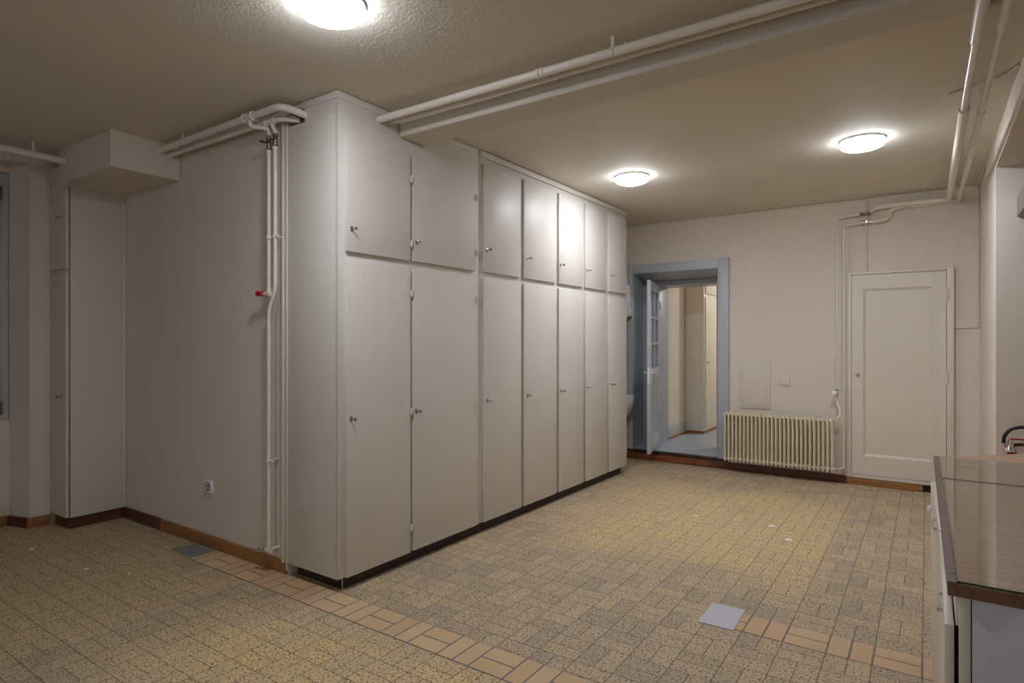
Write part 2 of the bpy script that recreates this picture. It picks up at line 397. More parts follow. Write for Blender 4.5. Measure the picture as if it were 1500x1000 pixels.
b.hexa([(-1.912 + ox, 0, HZ), (-1.86 + ox, 0, HZ), (-1.86 + ox, 0.42, HZ), (-1.89 + ox, 0.42, HZ)],
       [(-1.912 + ox, 0, 2.24), (-1.86 + ox, 0, 2.24), (-1.86 + ox, 0.42, 2.24), (-1.89 + ox, 0.42, 2.24)])
b.hexa([(-2.985 + ox, 0.0, 2.215), (-1.87 + ox, 0.0, 2.215), (-1.87 + ox, 0.42, 2.155), (-2.985 + ox, 0.42, 2.155)],
       [(-2.985 + ox, 0.0, 2.238), (-1.87 + ox, 0.0, 2.238), (-1.87 + ox, 0.42, 2.238), (-2.985 + ox, 0.42, 2.238)])
dl(b, 'reveal_lining', 'blue')
b = MB()
b.box(-2.985 + ox, -2.765 + ox, 0.42, 0.78, HZ, 2.23, 0.004)
b.box(-2.05 + ox, -1.865 + ox, 0.42, 0.78, HZ, 2.23, 0.004)
b.box(-2.765 + ox, -2.05 + ox, 0.42, 0.78, 2.093, 2.23)
b.box(-2.765 + ox, -2.05 + ox, 0.405, 0.42, 2.115, 2.15, 0.003)
fr = dl(b, 'inner_frame', 'blue')
dl(MB().box(-2.054 + ox, -2.049 + ox, 0.45, 0.475, 0.93, 1.0, 0.001), 'strike_plate', 'steel', fr)
b = MB().box(-3.03 + ox, -1.80 + ox, -0.018, 0.02, 0.0, 0.085, 0.003)
dl(b, 'step_riser', 'sill')
dl(MB().box(-3.03 + ox, -1.795 + ox, -0.028, 0.03, 0.085, 0.119, 0.006), 'threshold', 'sill_dark')
# leaf: local x runs from the hinge to the free edge
hx, hy = -2.765 + ox, 7.262 - YB
fx, fy = -2.585 + ox, 6.495 - YB
LW = math.hypot(fx - hx, fy - hy); LA = math.atan2(fy - hy, fx - hx)
b = MB(); T0, T1 = -0.02, 0.02; Z0, Z1 = 0.135, 2.098
S = 0.105
b.box(0, S, T0, T1, Z0, Z1, 0.003).box(LW - S, LW, T0, T1, Z0, Z1, 0.003)
b.box(S, LW - S, T0, T1, Z1 - 0.11, Z1, 0.002).box(S, LW - S, T0, T1, 0.96, 1.10, 0.002).box(S, LW - S, T0, T1, Z0, 0.31, 0.002)
b.box(LW / 2 - 0.016, LW / 2 + 0.016, T0 + 0.004, T1 - 0.004, 1.10, Z1 - 0.11)
for z in (1.38, 1.68): b.box(S, LW - S, T0 + 0.004, T1 - 0.004, z - 0.014, z + 0.014)
b.box(LW / 2 - 0.04, LW / 2 + 0.04, T0, T1, 0.31, 0.96)
b.box(S, LW - S, -0.006, 0.006, 0.31, 0.96)
leaf = b.build('door_leaf', 'bluepale', d1, (hx, hy, 0), LA)
for i in range(2):
    for z0, z1 in ((1.10, 1.366), (1.394, 1.666), (1.694, Z1 - 0.11)):
        x0 = S if i == 0 else LW / 2 + 0.016; x1 = LW / 2 - 0.016 if i == 0 else LW - S
        MB().box(x0, x1, -0.002, 0.002, z0, z1).build('glass_pane', 'glass', leaf, smooth=0)
b = MB()
for sgn in (-1, 1):
    y0, y1 = (T1, T1 + 0.006) if sgn > 0 else (T0 - 0.006, T0)
    b.box(LW - 0.075, LW - 0.035, y0, y1, 0.93, 1.10, 0.002)
    b.tube([(LW - 0.055, sgn * 0.02, 1.05), (LW - 0.055, sgn * 0.055, 1.05), (LW - 0.17, sgn * 0.055, 1.045)], 0.009, 10, 0.02)
b.box(LW - 0.001, LW + 0.004, -0.011, 0.011, 0.92, 1.11, 0.001)
b.build('door_handle', 'white', leaf)
for z in (0.45, 1.10, 1.85): MB().tube([(-0.004, T1 + 0.004, z - 0.05), (-0.004, T1 + 0.004, z + 0.05)], 0.009, 10).build('hinge', 'bluepale', leaf)

# hall cupboard seen through the doorway
t = thing('hall_cupboard', 'cream cupboard standing in the hall beyond the blue-grey doorway', 'cupboard', (-2.66, 9.37, HZ))
MB().box(-0.155, 0.11, -0.94, 1.8, 0.04, 2.62, 0.003).build('body', 'cupboard', t)
MB().box(-0.15, 0.095, -0.925, 1.8, 0.0, 0.04).build('plinth', 'base_brown', t)
for y0, y1 in ((-0.90, -0.05), (-0.02, 0.85)):
    for z0, z1 in ((0.09, 1.90), (1.95, 2.58)):
        dd = MB().box(0.11, 0.128, y0, y1, z0, z1, 0.003).build('door', 'cupboard', t)
        MB().tube([(0.128, y0 + 0.05, z0 + min(0.95, (z1 - z0) / 2)), (0.16, y0 + 0.05, z0 + min(0.95, (z1 - z0) / 2))], 0.008, 8).build('key', 'key', dd)

# ------------------------------------------------------------------ wardrobes
WO = (-2.702, 2.232, 0.0); WR = -math.atan(0.00775)
DT = 0.020                                   # how far the overlay doors stand proud
def make_key(par, y, z, ang, dark=False):
    b = MB()
    b.lathe([(0.011, 0), (0.011, 0.002), (0.007, 0.004)], (0, 0, 0), (1, 0, 0), 14)
    b.tube([(0.0, 0, 0), (0.030, 0, 0)], 0.0032, 8)
    m = Matrix.Translation((0.0, 0, 0)) @ Matrix.Rotation(ang, 4, 'X')
    # bow of the key: a flat ring standing out from the lock
    g0 = len(b.bm.verts)
    b.lathe([(0.0085, -0.0012), (0.0105, -0.0009), (0.0105, 0.0009), (0.0085, 0.0012)], (0.037, 0, 0), (0, 1, 0), 14)
    b.bm.verts.ensure_lookup_table()
    bmesh.ops.transform(b.bm, matrix=m, verts=b.bm.verts[g0:])
    b.box(-0.0005, 0.0022, -0.009, 0.009, -0.016, 0.016, 0.0008)
    return b.build('key', 'key', par, (DT, y, z))
def make_hinge(par, y, z, big):
    b = MB()
    if big:
        b.tube([(DT + 0.003, y + 0.006, z - 0.018), (DT + 0.003, y + 0.006, z + 0.018)], 0.0085, 10)
        b.tube([(DT + 0.003, y + 0.006, z - 0.025), (DT + 0.003, y + 0.006, z + 0.025)], 0.004, 8)
        b.box(0.0, DT + 0.003, y + 0.004, y + 0.008, z - 0.018, z + 0.018).box(0.0, 0.004, y + 0.004, y + 0.02, z - 0.026, z + 0.026)
    else:
        b.tube([(DT - 0.001, y + 0.003, z - 0.05), (DT - 0.001, y + 0.003, z + 0.05)], 0.004, 8)
    return b.build('hinge', 'cream', par)
def ward_door(root, y0, y1, z0, z1, kz, ky, ang, big, hz):
    d = MB().box(0.0, DT, y0, y1, z0, z1, 0.0025).build('door', 'cream_matt' if big else 'cream', root)
    make_key(d, ky, kz, ang)
    for z in hz: make_hinge(d, y1, z, big)
    return d

wa = thing('wardrobe', 'cream wardrobe two doors wide, at the partition corner, topped by the beam', 'wardrobe', WO, WR)
b = MB()
DEP = -0.462
b.box(-0.020, 0.0, 0.0, 1.270, 0.075, 2.757, 0.002)                     # front frame behind the doors
b.box(DEP, -0.020, 0.0, 0.02, 0.075, 2.682, 0.001)                      # side panel, notched at the top for the pipes
b.box(-0.292, -0.020, 0.0, 0.02, 2.682, 2.757)
b.box(DEP, -0.02, 1.25, 1.269, 0.075, 2.757).box(DEP - 0.012, DEP, 0.0, 1.269, 0.03, 2.757)
b.box(DEP, -0.02, 0.02, 1.25, 0.075, 0.09)
b.box(-0.006, 0.0015, 0.0, 0.010, 0.075, 2.757, 0.0015)
b.build('carcass', 'cream_matt', wa)
b = MB().box(-0.33, 0.007, -0.007, 1.268, 2.757, 2.797, 0.002).box(DEP, -0.33, 0.004, 0.02, 2.765, 2.797)
b.build('cornice', 'cream_matt', wa)
MB().box(DEP - 0.013, DEP + 0.008, -0.006, 0.02, 0.07, 2.682, 0.003).build('edge_batten', 'cream_matt', wa)
b = MB().box(DEP + 0.03, -0.030, 0.055, 1.268, 0.0, 0.075)
b.build('plinth', 'plinth', wa)
MB().box(-0.0335, -0.0285, 0.0535, 0.0585, 0.0, 0.075).build('plinth_corner_strip', 'steel', wa)
ward_door(wa, 0.049, 0.551, 1.91, 2.572, 2.037, 0.083, 0.3, True, (2.423, 2.018))
ward_door(wa, 0.578, 1.216, 1.91, 2.572, 2.033, 0.606, 1.4, True, (2.433, 2.043))
ward_door(wa, 0.049, 0.551, 0.076, 1.865, 0.965, 0.078, 0.2, True, (1.704, 0.963, 0.231))
ward_door(wa, 0.578, 1.216, 0.080, 1.865, 0.960, 0.602, 0.1, True, (1.698, 0.944, 0.219))

wb = thing('wardrobe', 'long cream wardrobe five doors wide, beyond the beam towards the doorway', 'wardrobe', WO, WR)
b = MB()
b.box(-0.020, 0.0, 1.274, 3.825, 0.078, 2.752, 0.002)
b.box(DEP, -0.020, 3.805, 3.825, 0.078, 2.752, 0.001).box(DEP, -0.02, 1.274, 1.293, 0.078, 2.752)
b.box(DEP - 0.012, DEP, 1.272, 3.825, 0.03, 2.752).box(DEP, -0.02, 1.293, 3.805, 0.078, 0.09)
b.build('carcass', 'cream', wb)
b = MB().box(-0.02, 0.016, 1.274, 1.444, 2.752, 2.794, 0.002).box(-0.02, 0.018, 1.4445, 3.838, 2.752, 2.794, 0.002)
b.box(-0.30, -0.02, 3.60, 3.838, 2.752, 2.794, 0.002)
b.build('cornice', 'cream', wb)
MB().box(DEP + 0.03, -0.030, 1.272, 3.765, 0.0, 0.078).build('plinth', 'plinth', wb)
for i, (y0, y1, ku, kl, au, al) in enumerate(((1.310, 1.793, 1.343, 1.351, 0.1, 1.2), (1.839, 2.345, 1.885, 1.889, 0.2, 1.1), (2.390, 2.834, 2.414, 2.422, 0.3, 0.2),
                                              (2.884, 3.334, 2.909, 2.909, 1.0, 1.1), (3.393, 3.812, 3.438, 3.440, 1.5, 0.4))):
    ward_door(wb, y0, y1, 1.912, 2.705, 2.075, ku, au, False, (2.55, 2.06))
    ward_door(wb, y0, y1, 0.081, 1.868, 0.967, kl, al, False, (1.70, 0.95, 0.26))

# ------------------------------------------------------------------ narrow cupboard in the left corner
t = thing('tall_cupboard', 'narrow tall cream cupboard in the corner between window wall and partition, below the soffit', 'cupboard', (-5.44, 2.05, 0))
b = MB().box(-0.138, 0.163, -0.178, 0.203, 0.085, 2.553, 0.002).box(-0.138, 0.160, -0.178, 0.203, 2.553, 2.735, 0.002)
b.box(0.163, 0.167, 0.175, 0.203, 0.09, 2.553, 0.001)
b.build('body', 'cream', t)
b = MB().box(-0.132, 0.150, -0.175, 0.203, 0.0, 0.085)
b.build('plinth', 'base_dark', t)
for z0, z1, kz in ((1.945, 2.722, 2.33), (0.09, 1.915, 0.99)):
    d = MB().box(-0.136, 0.163, -0.208, -0.187, z0, z1, 0.002).build('door', 'cream', t)
    MB().lathe([(0.009, 0), (0.009, 0.003), (0.006, 0.004), (0.004, 0.024), (0.011, 0.03), (0.011, 0.036)], (0.085, -0.207, kz), (0, -1, 0), 12).build('key', 'key', d)
MB().box(-0.136, 0.10, -0.187, -0.178, 0.085, 2.735).build('door_stop', 'cream', t)

# ------------------------------------------------------------------ window in the niche
w = thing('window_1', 'grey framed window in the niche at the far left', 'window', (-5.86, 0.70, 0.80)); struct(w)
Y0, Y1, ZT = -0.99, 0.953, 1.885
b = MB()
b.box(-0.04, 0.055, Y0, Y0 + 0.06, 0, ZT, 0.003).box(-0.04, 0.055, Y1 - 0.06, Y1, 0, ZT, 0.003)
b.box(-0.04, 0.055, Y0 + 0.06, Y1 - 0.06, 0, 0.06, 0.003).box(-0.04, 0.055, Y0 + 0.06, Y1 - 0.06, ZT - 0.07, ZT, 0.003)
b.build('window_frame', 'window', w)
for ya, yb in ((Y0 + 0.06, 0.0075), (0.0075, Y1 - 0.06)):
    b = MB()
    b.box(-0.03, 0.075, ya, ya + 0.08, 0.05, ZT - 0.06, 0.004).box(-0.03, 0.075, yb - 0.08, yb, 0.05, ZT - 0.06, 0.004)
    b.box(-0.03, 0.075, ya + 0.08, yb - 0.08, 0.05, 0.14, 0.004).box(-0.03, 0.075, ya + 0.08, yb - 0.08, ZT - 0.14, ZT - 0.06, 0.004)
    s = b.build('window_sash', 'window', w)
    MB().box(0.0, 0.006, ya + 0.08, yb - 0.08, 0.14, ZT - 0.14).build('glass_pane', 'glass', s, smooth=0)
for z in (0.10, ZT - 0.16):
    b = MB().box(0.075, 0.082, Y1 - 0.085, Y1 - 0.045, z - 0.05, z + 0.05, 0.002).tube([(0.085, Y1 - 0.065, z - 0.055), (0.085, Y1 - 0.065, z + 0.055)], 0.007, 10)
    b.build('hinge', 'dark_metal', w)
t = thing('radiator_valve', 'small dark radiator valve sticking out below the window niche', 'valve', (-5.70, 1.535, 0.15))
MB().tube([(-0.098, 0, 0), (0.02, 0, 0)], 0.011, 12).tube([(0.0, -0.12, 0), (0.0, 0.0, 0)], 0.011, 12).build('valve_body', 'dark_metal', t)
MB().lathe([(0.012, 0), (0.02, 0.006), (0.02, 0.03), (0.014, 0.036)], (0.02, 0, 0), (1, 0.3, 0), 14).build('knob', 'black', t)

# ------------------------------------------------------------------ pipes on the left
t = thing('ceiling_pipe', 'cream ceiling pipe run along the window wall, ending in the soffit', 'pipe', (-5.165, 0.6, 2.712))
MB().tube([(0, -3.3, 0), (0, 1.199, 0)], 0.025, 16).build('pipe_run', 'pipe', t)
b = MB().box(-0.006, 0.006, 1.0, 1.015, 0.018, 0.087)
b.lathe([(0.028, -0.008), (0.028, 0.008)], (0, 1.007, 0), (0, 1, 0), 14); b.build('pipe_hanger', 'pipe', t)

t = thing('heating_pipe', 'thick cream heating pipe with a tee, below the ceiling by the partition', 'pipe', (-4.434, 2.112, 2.744))
b = MB().tube([(0.001, 0, -0.002), (1.395, 0, 0.004), (1.447, 0.142, -0.026)], 0.021, 16, 0.07)
b.build('pipe_run', 'pipe', t)
b = MB().lathe([(0.024, -0.05), (0.029, -0.048), (0.029, -0.036), (0.025, -0.034), (0.025, 0.034), (0.029, 0.036), (0.029, 0.048), (0.024, 0.05)], (1.075, 0, 0.003), (1, 0, 0), 18)
b.tube([(1.085, 0, 0.0), (1.085, 0.0, -0.052), (1.157, 0.078, -0.062), (1.157, 0.078, -0.10)], 0.0125, 12, 0.024)
b.build('tee_fitting', 'pipe', t)
b = MB().box(0.30, 0.308, -0.004, 0.004, 0.018, 0.055).lathe([(0.0235, -0.006), (0.0235, 0.006)], (0.304, 0, 0), (1, 0, 0), 14)
b.build('pipe_hanger', 'pipe', t)

t = thing('heating_pipe', 'thinner cream heating pipe tucked between the thick pipe and the partition', 'pipe', (-4.434, 2.178, 2.722))
MB().tube([(0.001, 0, 0), (1.28, 0, -0.004), (1.372, 0.076, -0.014)], 0.0155, 14, 0.06).build('pipe_run', 'pipe', t)
b = MB().lathe([(0.020, -0.045), (0.020, 0.045)], (1.195, 0, -0.004), (1, 0, 0), 16)
b.lathe([(0.024, -0.047), (0.024, -0.037)], (1.195, 0, -0.004), (1, 0, 0), 16)
b.tube([(1.205, 0, -0.004), (1.212, 0.006, -0.05), (1.220, 0.012, -0.06), (1.220, 0.012, -0.078)], 0.0125, 12, 0.012)
b.build('tee_fitting', 'pipe', t)
for x in (0.25, 0.75): MB().box(x, x + 0.008, -0.004, 0.004, 0.014, 0.077).build('pipe_hanger', 'pipe', t)

RX1, RX2, RY = -3.277, -3.214, 2.19
def valve_body(b, x, z):
    b.lathe([(0.013, 0), (0.016, 0.004), (0.016, 0.018), (0.012, 0.022), (0.014, 0.03), (0.014, 0.052), (0.012, 0.056), (0.016, 0.06), (0.016, 0.074), (0.012, 0.078)], (x, 0, z), (0, 0, 1), 12)
    b.tube([(x, 0, z + 0.04), (x, -0.035, z + 0.04)], 0.007, 10)
t = thing('riser_pipe', 'left cream riser pipe on the partition, ending at a red-handled drain cock', 'pipe', (RX1, RY, 0))
MB().tube([(0, 0, 1.685), (0, 0, 2.556)], 0.011, 14).lathe([(0.0145, 0), (0.0145, 0.02)], (0, 0, 2.535), (0, 0, 1), 14).build('pipe_run', 'pipe', t)
b = MB(); valve_body(b, 0.0, 2.557)
b.tube([(0, -0.035, 2.597), (-0.018, -0.04, 2.602), (-0.03, -0.04, 2.606)], 0.008, 8); b.build('shut_off_valve', 'dark_metal', t)
b = MB().lathe([(0.0145, 0), (0.0145, 0.03)], (0, 0, 1.70), (0, 0, 1), 14).lathe([(0.016, -0.016), (0.016, 0.016)], (0, 0, 1.69), (1, 0, 0), 14)
b.lathe([(0.010, 0), (0.010, 0.035)], (-0.014, 0, 1.69), (-1, 0, 0), 12)
dc = b.build('drain_cock', 'pipe', t)
MB().lathe([(0.008, 0), (0.008, 0.02)], (-0.045, 0, 1.69), (-1, -0.1, 0), 12).build('spindle', 'chrome', dc)
MB().lathe([(0.012, 0), (0.016, 0.004), (0.0155, 0.03), (0.018, 0.046), (0.016, 0.05)], (-0.06, -0.002, 1.692), (-1, -0.1, 0.08), 12).build('handle', 'red', dc)
b = MB().lathe([(0.0170, -0.010), (0.0170, 0.010)], (0, 0, 2.03), (0, 0, 1), 14).tube([(0, 0, 2.03), (0, 0.066, 2.03)], 0.006, 8)
b.build('pipe_clip', 'pipe', t)

t = thing('riser_pipe', 'right cream riser pipe on the partition, kinking left and reaching almost to the skirting', 'pipe', (RX2, RY, 0))
dx = RX1 - RX2
MB().tube([(0, 0, 2.566), (0, 0, 1.70), (dx, 0, 1.60), (dx, 0, 0.145)], 0.0112, 14, 0.055).lathe([(0.015, 0), (0.015, 0.02)], (0, 0, 2.545), (0, 0, 1), 14).build('pipe_run', 'pipe', t)
b = MB(); valve_body(b, 0.0, 2.566); b.build('shut_off_valve', 'dark_metal', t)
b = MB().lathe([(0.0170, -0.010), (0.0170, 0.010)], (0, 0, 2.03), (0, 0, 1), 14).tube([(0, 0, 2.03), (0, 0.066, 2.03)], 0.006, 8).tube([(0, -0.003, 2.03), (0.03, -0.003, 2.03)], 0.007, 8)
b.build('pipe_clip', 'pipe', t); b = MB()
b.lathe([(0.0170, -0.010), (0.0170, 0.010)], (dx, 0, 0.686), (0, 0, 1), 14).tube([(dx, 0, 0.686), (dx, 0.066, 0.686)], 0.006, 8).tube([(dx, -0.003, 0.686), (dx + 0.04, 0.0, 0.686)], 0.006, 8)
b.build('pipe_clip', 'pipe', t)
b = MB().lathe([(0.0145, 0), (0.0145, 0.008), (0.0125, 0.01), (0.0125, 0.018), (0.0145, 0.02), (0.0145, 0.03)], (dx, 0, 0.16), (0, 0, 1), 14).lathe([(0.016, -0.018), (0.016, 0.018)], (dx, 0, 0.145), (1, 0, 0), 14)
b.tube([(dx, 0, 0.145), (dx, 0.066, 0.145)], 0.012, 10)
b.build('elbow', 'pipe', t)
b = MB().lathe([(0.011, 0), (0.013, 0.004), (0.013, 0.02), (0.009, 0.024), (0.009, 0.04), (0.014, 0.044), (0.014, 0.07), (0.011, 0.074)], (dx - 0.016, 0, 0.143), (-1, -0.25, -0.12), 14)
b.tube([(dx - 0.055, -0.012, 0.145), (dx - 0.058, -0.012, 0.166)], 0.006, 8)
b.build('drain_valve', 'chrome', t)

# ------------------------------------------------------------------ pipes along the beam
t = thing('beam_pipe', 'thick cream pipe hung under the ceiling in front of the beam', 'pipe', (-2.69, 2.533, 2.724))
MB().tube([(-0.006, 0, 0), (4.0, 0.04, 0)], 0.0205, 16).build('pipe_run', 'pipe', t)
b = MB().lathe([(0.0225, -0.022), (0.024, -0.02), (0.024, -0.006), (0.0215, -0.004), (0.0215, 0.004), (0.024, 0.006), (0.024, 0.02), (0.0225, 0.022)], (1.12, 0.011, 0), (1, 0.01, 0), 16)
b.build('coupling', 'pipe', t)
b = MB().box(1.495, 1.513, 0.012, 0.017, 0.012, 0.0755, 0.001).lathe([(0.023, -0.009), (0.023, 0.009)], (1.504, 0.014, 0), (1, 0.01, 0), 16)
b.build('pipe_hanger', 'pipe', t)
t = thing('beam_pipe', 'thin cream pipe squeezed between the thick pipe and the beam', 'pipe', (-2.69, 2.625, 2.733))
MB().tube([(-0.006, 0, 0), (4.0, 0.03, 0)], 0.0135, 14).build('pipe_run', 'pipe', t)
b = MB().box(1.52, 1.535, 0.008, 0.013, 0.008, 0.066, 0.001).lathe([(0.016, -0.007), (0.016, 0.007)], (1.527, 0.01, 0), (1, 0.01, 0), 14)
MB().lathe([(0.017, -0.018), (0.017, 0.018)], (1.15, 0.008, 0), (1, 0.01, 0), 14).build('coupling', 'pipe', t)
b.build('pipe_hanger', 'pipe', t)

# ------------------------------------------------------------------ pipes of the back right corner
PY = 6.775
t = thing('heating_pipe', 'cream heating pipe crossing the ceiling on the right, then the top of the back wall', 'pipe', (0.165, PY, 2.694))
MB().tube([(-0.555, 0, 0.0), (0.0, 0, 0), (0.002, -2.675, -0.036)], 0.0245, 16, 0.07).tube([(0.002, -2.66, -0.036), (0.003, -3.985, -0.054), (0.005, -6.2, -0.083)], 0.0165, 16).build('pipe_run', 'pipe', t)
MB().lathe([(0.0265, -0.012), (0.0265, 0.012)], (0.002, -2.675, -0.036), (0, 1, 0.0135), 14).build('coupling', 'pipe', t)
b = MB().lathe([(0.0235, -0.30), (0.0235, 0.28)], (0.003, -3.91, -0.053), (0, 1, 0.0135), 14)
b.build('coupling', 'pipe', t)
b = MB().lathe([(0.026, 0), (0.026, 0.012), (0.014, 0.04), (0.012, 0.1)], (-0.545, 0, 0), (-1, 0, -0.55), 14)
b.build('reducer', 'pipe', t)
MB().box(-0.002, 0.006, -2.66, -2.652, -0.020, 0.106).build('pipe_hanger', 'pipe', t)
b = MB().box(-0.2, -0.192, -0.004, 0.004, 0.016, 0.106); b.build('pipe_hanger', 'pipe', t)
t = thing('heating_pipe', 'second cream ceiling pipe on the right, running beside the first towards the pier', 'pipe', (0.238, PY + 0.042, 2.70))
MB().tube([(-0.70, -0.042, -0.143), (-0.545, -0.04, -0.135), (-0.53, -0.012, -0.05), (-0.45, 0.0, -0.022), (0.0, 0, -0.02), (0.006, -2.62, -0.044)], 0.0175, 14, 0.05).tube([(0.006, -2.60, -0.044), (0.009, -3.96, -0.056), (0.012, -6.2, -0.08)], 0.013, 14).build('pipe_run', 'pipe', t)
MB().lathe([(0.020, -0.012), (0.020, 0.012)], (0.006, -2.62, -0.044), (0, 1, 0.009), 14).build('coupling', 'pipe', t)
b = MB().lathe([(0.0205, -0.30), (0.0205, 0.22)], (0.009, -3.95, -0.056), (0, 1, 0.009), 14)
b.build('coupling', 'pipe', t)
MB().box(0.002, 0.010, -2.60, -2.592, -0.03, 0.1).build('pipe_hanger', 'pipe', t)

V1x, V1z, V2x, V2z = -0.497, 2.640, -0.482, 2.557
t = thing('radiator_pipe', 'outer cream radiator pipe from the upper valve down to the white thermostat head', 'pipe', (-0.737, PY, 0))
MB().tube([(V1x + 0.737, 0, V1z), (0, 0, V1z - 0.015), (0, 0, 0.90), (0.0, -0.01, 0.80), (0.035, -0.05, 0.74), (0.035, -0.07, 0.665), (0.0, -0.075, 0.648)], 0.0095, 12, 0.045).build('pipe_run', 'pipe', t)
b = MB().lathe([(0.012, -0.045), (0.018, -0.04), (0.018, -0.02), (0.013, -0.016), (0.013, 0.016), (0.018, 0.02), (0.018, 0.04), (0.012, 0.045)], (V1x + 0.737, 0, V1z), (1, 0, 0), 12)
b.tube([(V1x + 0.737, 0, V1z), (V1x + 0.737, -0.035, V1z)], 0.01, 10); b.build('shut_off_valve', 'dark_metal', t)
b = MB().lathe([(0.012, -0.03), (0.012, 0.03)], (0.0, 0, 0.90), (0, 0, 1), 12).tube([(0, 0, 0.90), (-0.006, -0.04, 0.90)], 0.011, 10)
th = b.build('thermostat_valve', 'dark_metal', t)
MB().lathe([(0.020, 0), (0.024, 0.006), (0.024, 0.045), (0.020, 0.052)], (-0.006, -0.035, 0.90), (-0.25, -1, 0.0), 20).build('thermostat_head', 'white', th)
for z in (1.634, 1.302): MB().lathe([(0.0135, -0.008), (0.0135, 0.008)], (0, 0, z), (0, 0, 1), 12).tube([(0, 0, z), (0, YB - PY - 0.001, z)], 0.005, 8).build('pipe_clip', 'pipe', t)
t = thing('radiator_pipe', 'inner cream radiator pipe from the lower valve down to the foot of the radiator', 'pipe', (-0.678, PY, 0))
MB().tube([(V2x + 0.678, 0, V2z), (0, 0, V2z - 0.015), (0, 0, 0.150), (-0.085, -0.055, 0.150)], 0.0095, 12, 0.03).build('pipe_run', 'pipe', t)
b = MB().lathe([(0.012, -0.045), (0.018, -0.04), (0.018, -0.02), (0.013, -0.016), (0.013, 0.016), (0.018, 0.02), (0.018, 0.04), (0.012, 0.045)], (V2x + 0.678, 0, V2z), (1, 0, 0), 12)
b.tube([(V2x + 0.678, 0, V2z), (V2x + 0.678, -0.035, V2z)], 0.011, 10); b.build('shut_off_valve', 'chrome', t)
for z in (1.634, 1.302): MB().lathe([(0.0135, -0.008), (0.0135, 0.008)], (0, 0, z), (0, 0, 1), 12).tube([(0, 0, z), (0, YB - PY - 0.001, z)], 0.005, 8).build('pipe_clip', 'pipe', t)

# cable conduits
t = tag(MB().tube([(-3.02, YB - 0.009, 2.783), (-0.515, YB - 0.009, 2.788), (-0.488, YB - 0.009, 2.776), (-0.488, YB - 0.009, 2.088)], 0.0085, 8, 0.02).build('cable_conduit', 'cupboard'),
        'thin beige conduit along the top of the back wall, dropping to the built-in cupboard', 'conduit')
b = MB().tube([(XR - 0.008, 6.10, 2.790), (XR - 0.008, YB - 0.008, 2.790), (XR - 0.008, YB - 0.008, 1.528), (0.207, YB - 0.008, 1.528)], 0.0068, 8, 0.012)
tag(b.build('cable_conduit', 'wall'), 'thin beige conduit in the back right corner, turning left to the cupboard frame', 'conduit')
b = MB().tube([(0.10, 4.21, 2.792), (0.206, 4.154, 2.792), (0.289, 4.086, 2.792), (0.345, 4.06, 2.792), (0.384, 3.95, 2.79)], 0.0075, 8, 0.03)
tag(b.build('cable_conduit', 'ceiling'), 'short curved beige cable across the ceiling above the right-hand pipes', 'conduit')

# ------------------------------------------------------------------ radiator
t = thing('radiator', 'ivory column radiator under the wall hatch, beside the blue-grey door frame', 'radiator', (-1.28, 6.705, 0))
NS = 27; XA, XB = -0.512, 0.512
for i in range(NS):
    x = XA + (XB - XA) * i / (NS - 1)
    b = MB()
    for y in (-0.044, 0.0, 0.044):
        b.tube([(x, y, 0.125), (x, y, 0.145), (x, y, 0.18), (x, y, 0.59), (x, y, 0.625), (x, y, 0.648)], [0.008, 0.0115, 0.0096, 0.0096, 0.0115, 0.008], 10)
    b.tube([(x, -0.044, 0.632), (x, 0.044, 0.632)], 0.0105, 8).tube([(x, -0.044, 0.150), (x, 0.044, 0.150)], 0.012, 8)
    b.build('section', 'radiator', t)
b = MB()
for z in (0.150, 0.622): b.tube([(XA - 0.022, 0, z), (XB + 0.022, 0, z)], 0.017, 12).tube([(XA - 0.012, -0.03, z), (XB + 0.012, -0.03, z)], 0.0085, 10)
b.build('header_tube', 'radiator', t)
b = MB().tube([(XB + 0.02, 0, 0.150), (XB + 0.05, 0.0, 0.150)], 0.011, 10).lathe([(0.015, 0), (0.015, 0.016)], (XB + 0.024, 0, 0.150), (1, 0, 0), 12)
b.build('union_nut', 'chrome', t)
for x in (-0.38, 0.38): MB().box(x - 0.012, x + 0.012, 0.03, 0.134, 0.56, 0.60).build('wall_bracket', 'radiator', t)

# hatch and switch
t = thing('wall_hatch', 'beige flush hatch with two keyholes, above the radiator', 'hatch', (-1.5215, YB, 0.695))
MB().box(-0.155, 0.155, -0.010, -0.0005, -0.012, 0.545, 0.002).box(-0.135, 0.135, -0.014, -0.010, 0.008, 0.525, 0.002).build('hatch_frame', 'wall', t)
d = MB().box(-0.117, 0.117, -0.019, -0.012, 0.028, 0.505, 0.003, 2).build('door', 'wall', t)
for x in (-0.092, 0.012): MB().lathe([(0.0045, 0), (0.0045, 0.002)], (x + 0.02, -0.019, 0.262), (0, -1, 0), 10).build('keyhole', 'void', d)
t = thing('wall_switch', 'small square beige cover plate between the hatch and the radiator pipes', 'switch', (-1.222, YB, 0.985))
MB().box(-0.044, 0.044, -0.016, -0.0005, -0.042, 0.042, 0.003).build('cover_plate', 'cupboard', t)
MB().box(-0.03, 0.03, -0.021, -0.016, -0.028, 0.028, 0.002).build('rocker', 'cupboard', t)

# power socket on the partition
t = thing('power_socket', 'white power socket low on the partition wall', 'socket', (-4.045, YL, 0.413))
MB().box(-0.042, 0.042, -0.016, -0.0005, -0.042, 0.042, 0.004).build('cover_plate', 'white', t)
b = MB().lathe([(0.030, 0), (0.030, 0.002), (0.027, 0.0025)], (0, -0.016, 0), (0, -1, 0), 24); ins = b.build('insert', 'plate', t)
for a in (90, 210, 330):
    MB().lathe([(0.007, 0), (0.007, 0.0035)], (0.016 * math.cos(R(a)), -0.018, 0.016 * math.sin(R(a))), (0, -1, 0), 10).build('contact', 'white', ins)

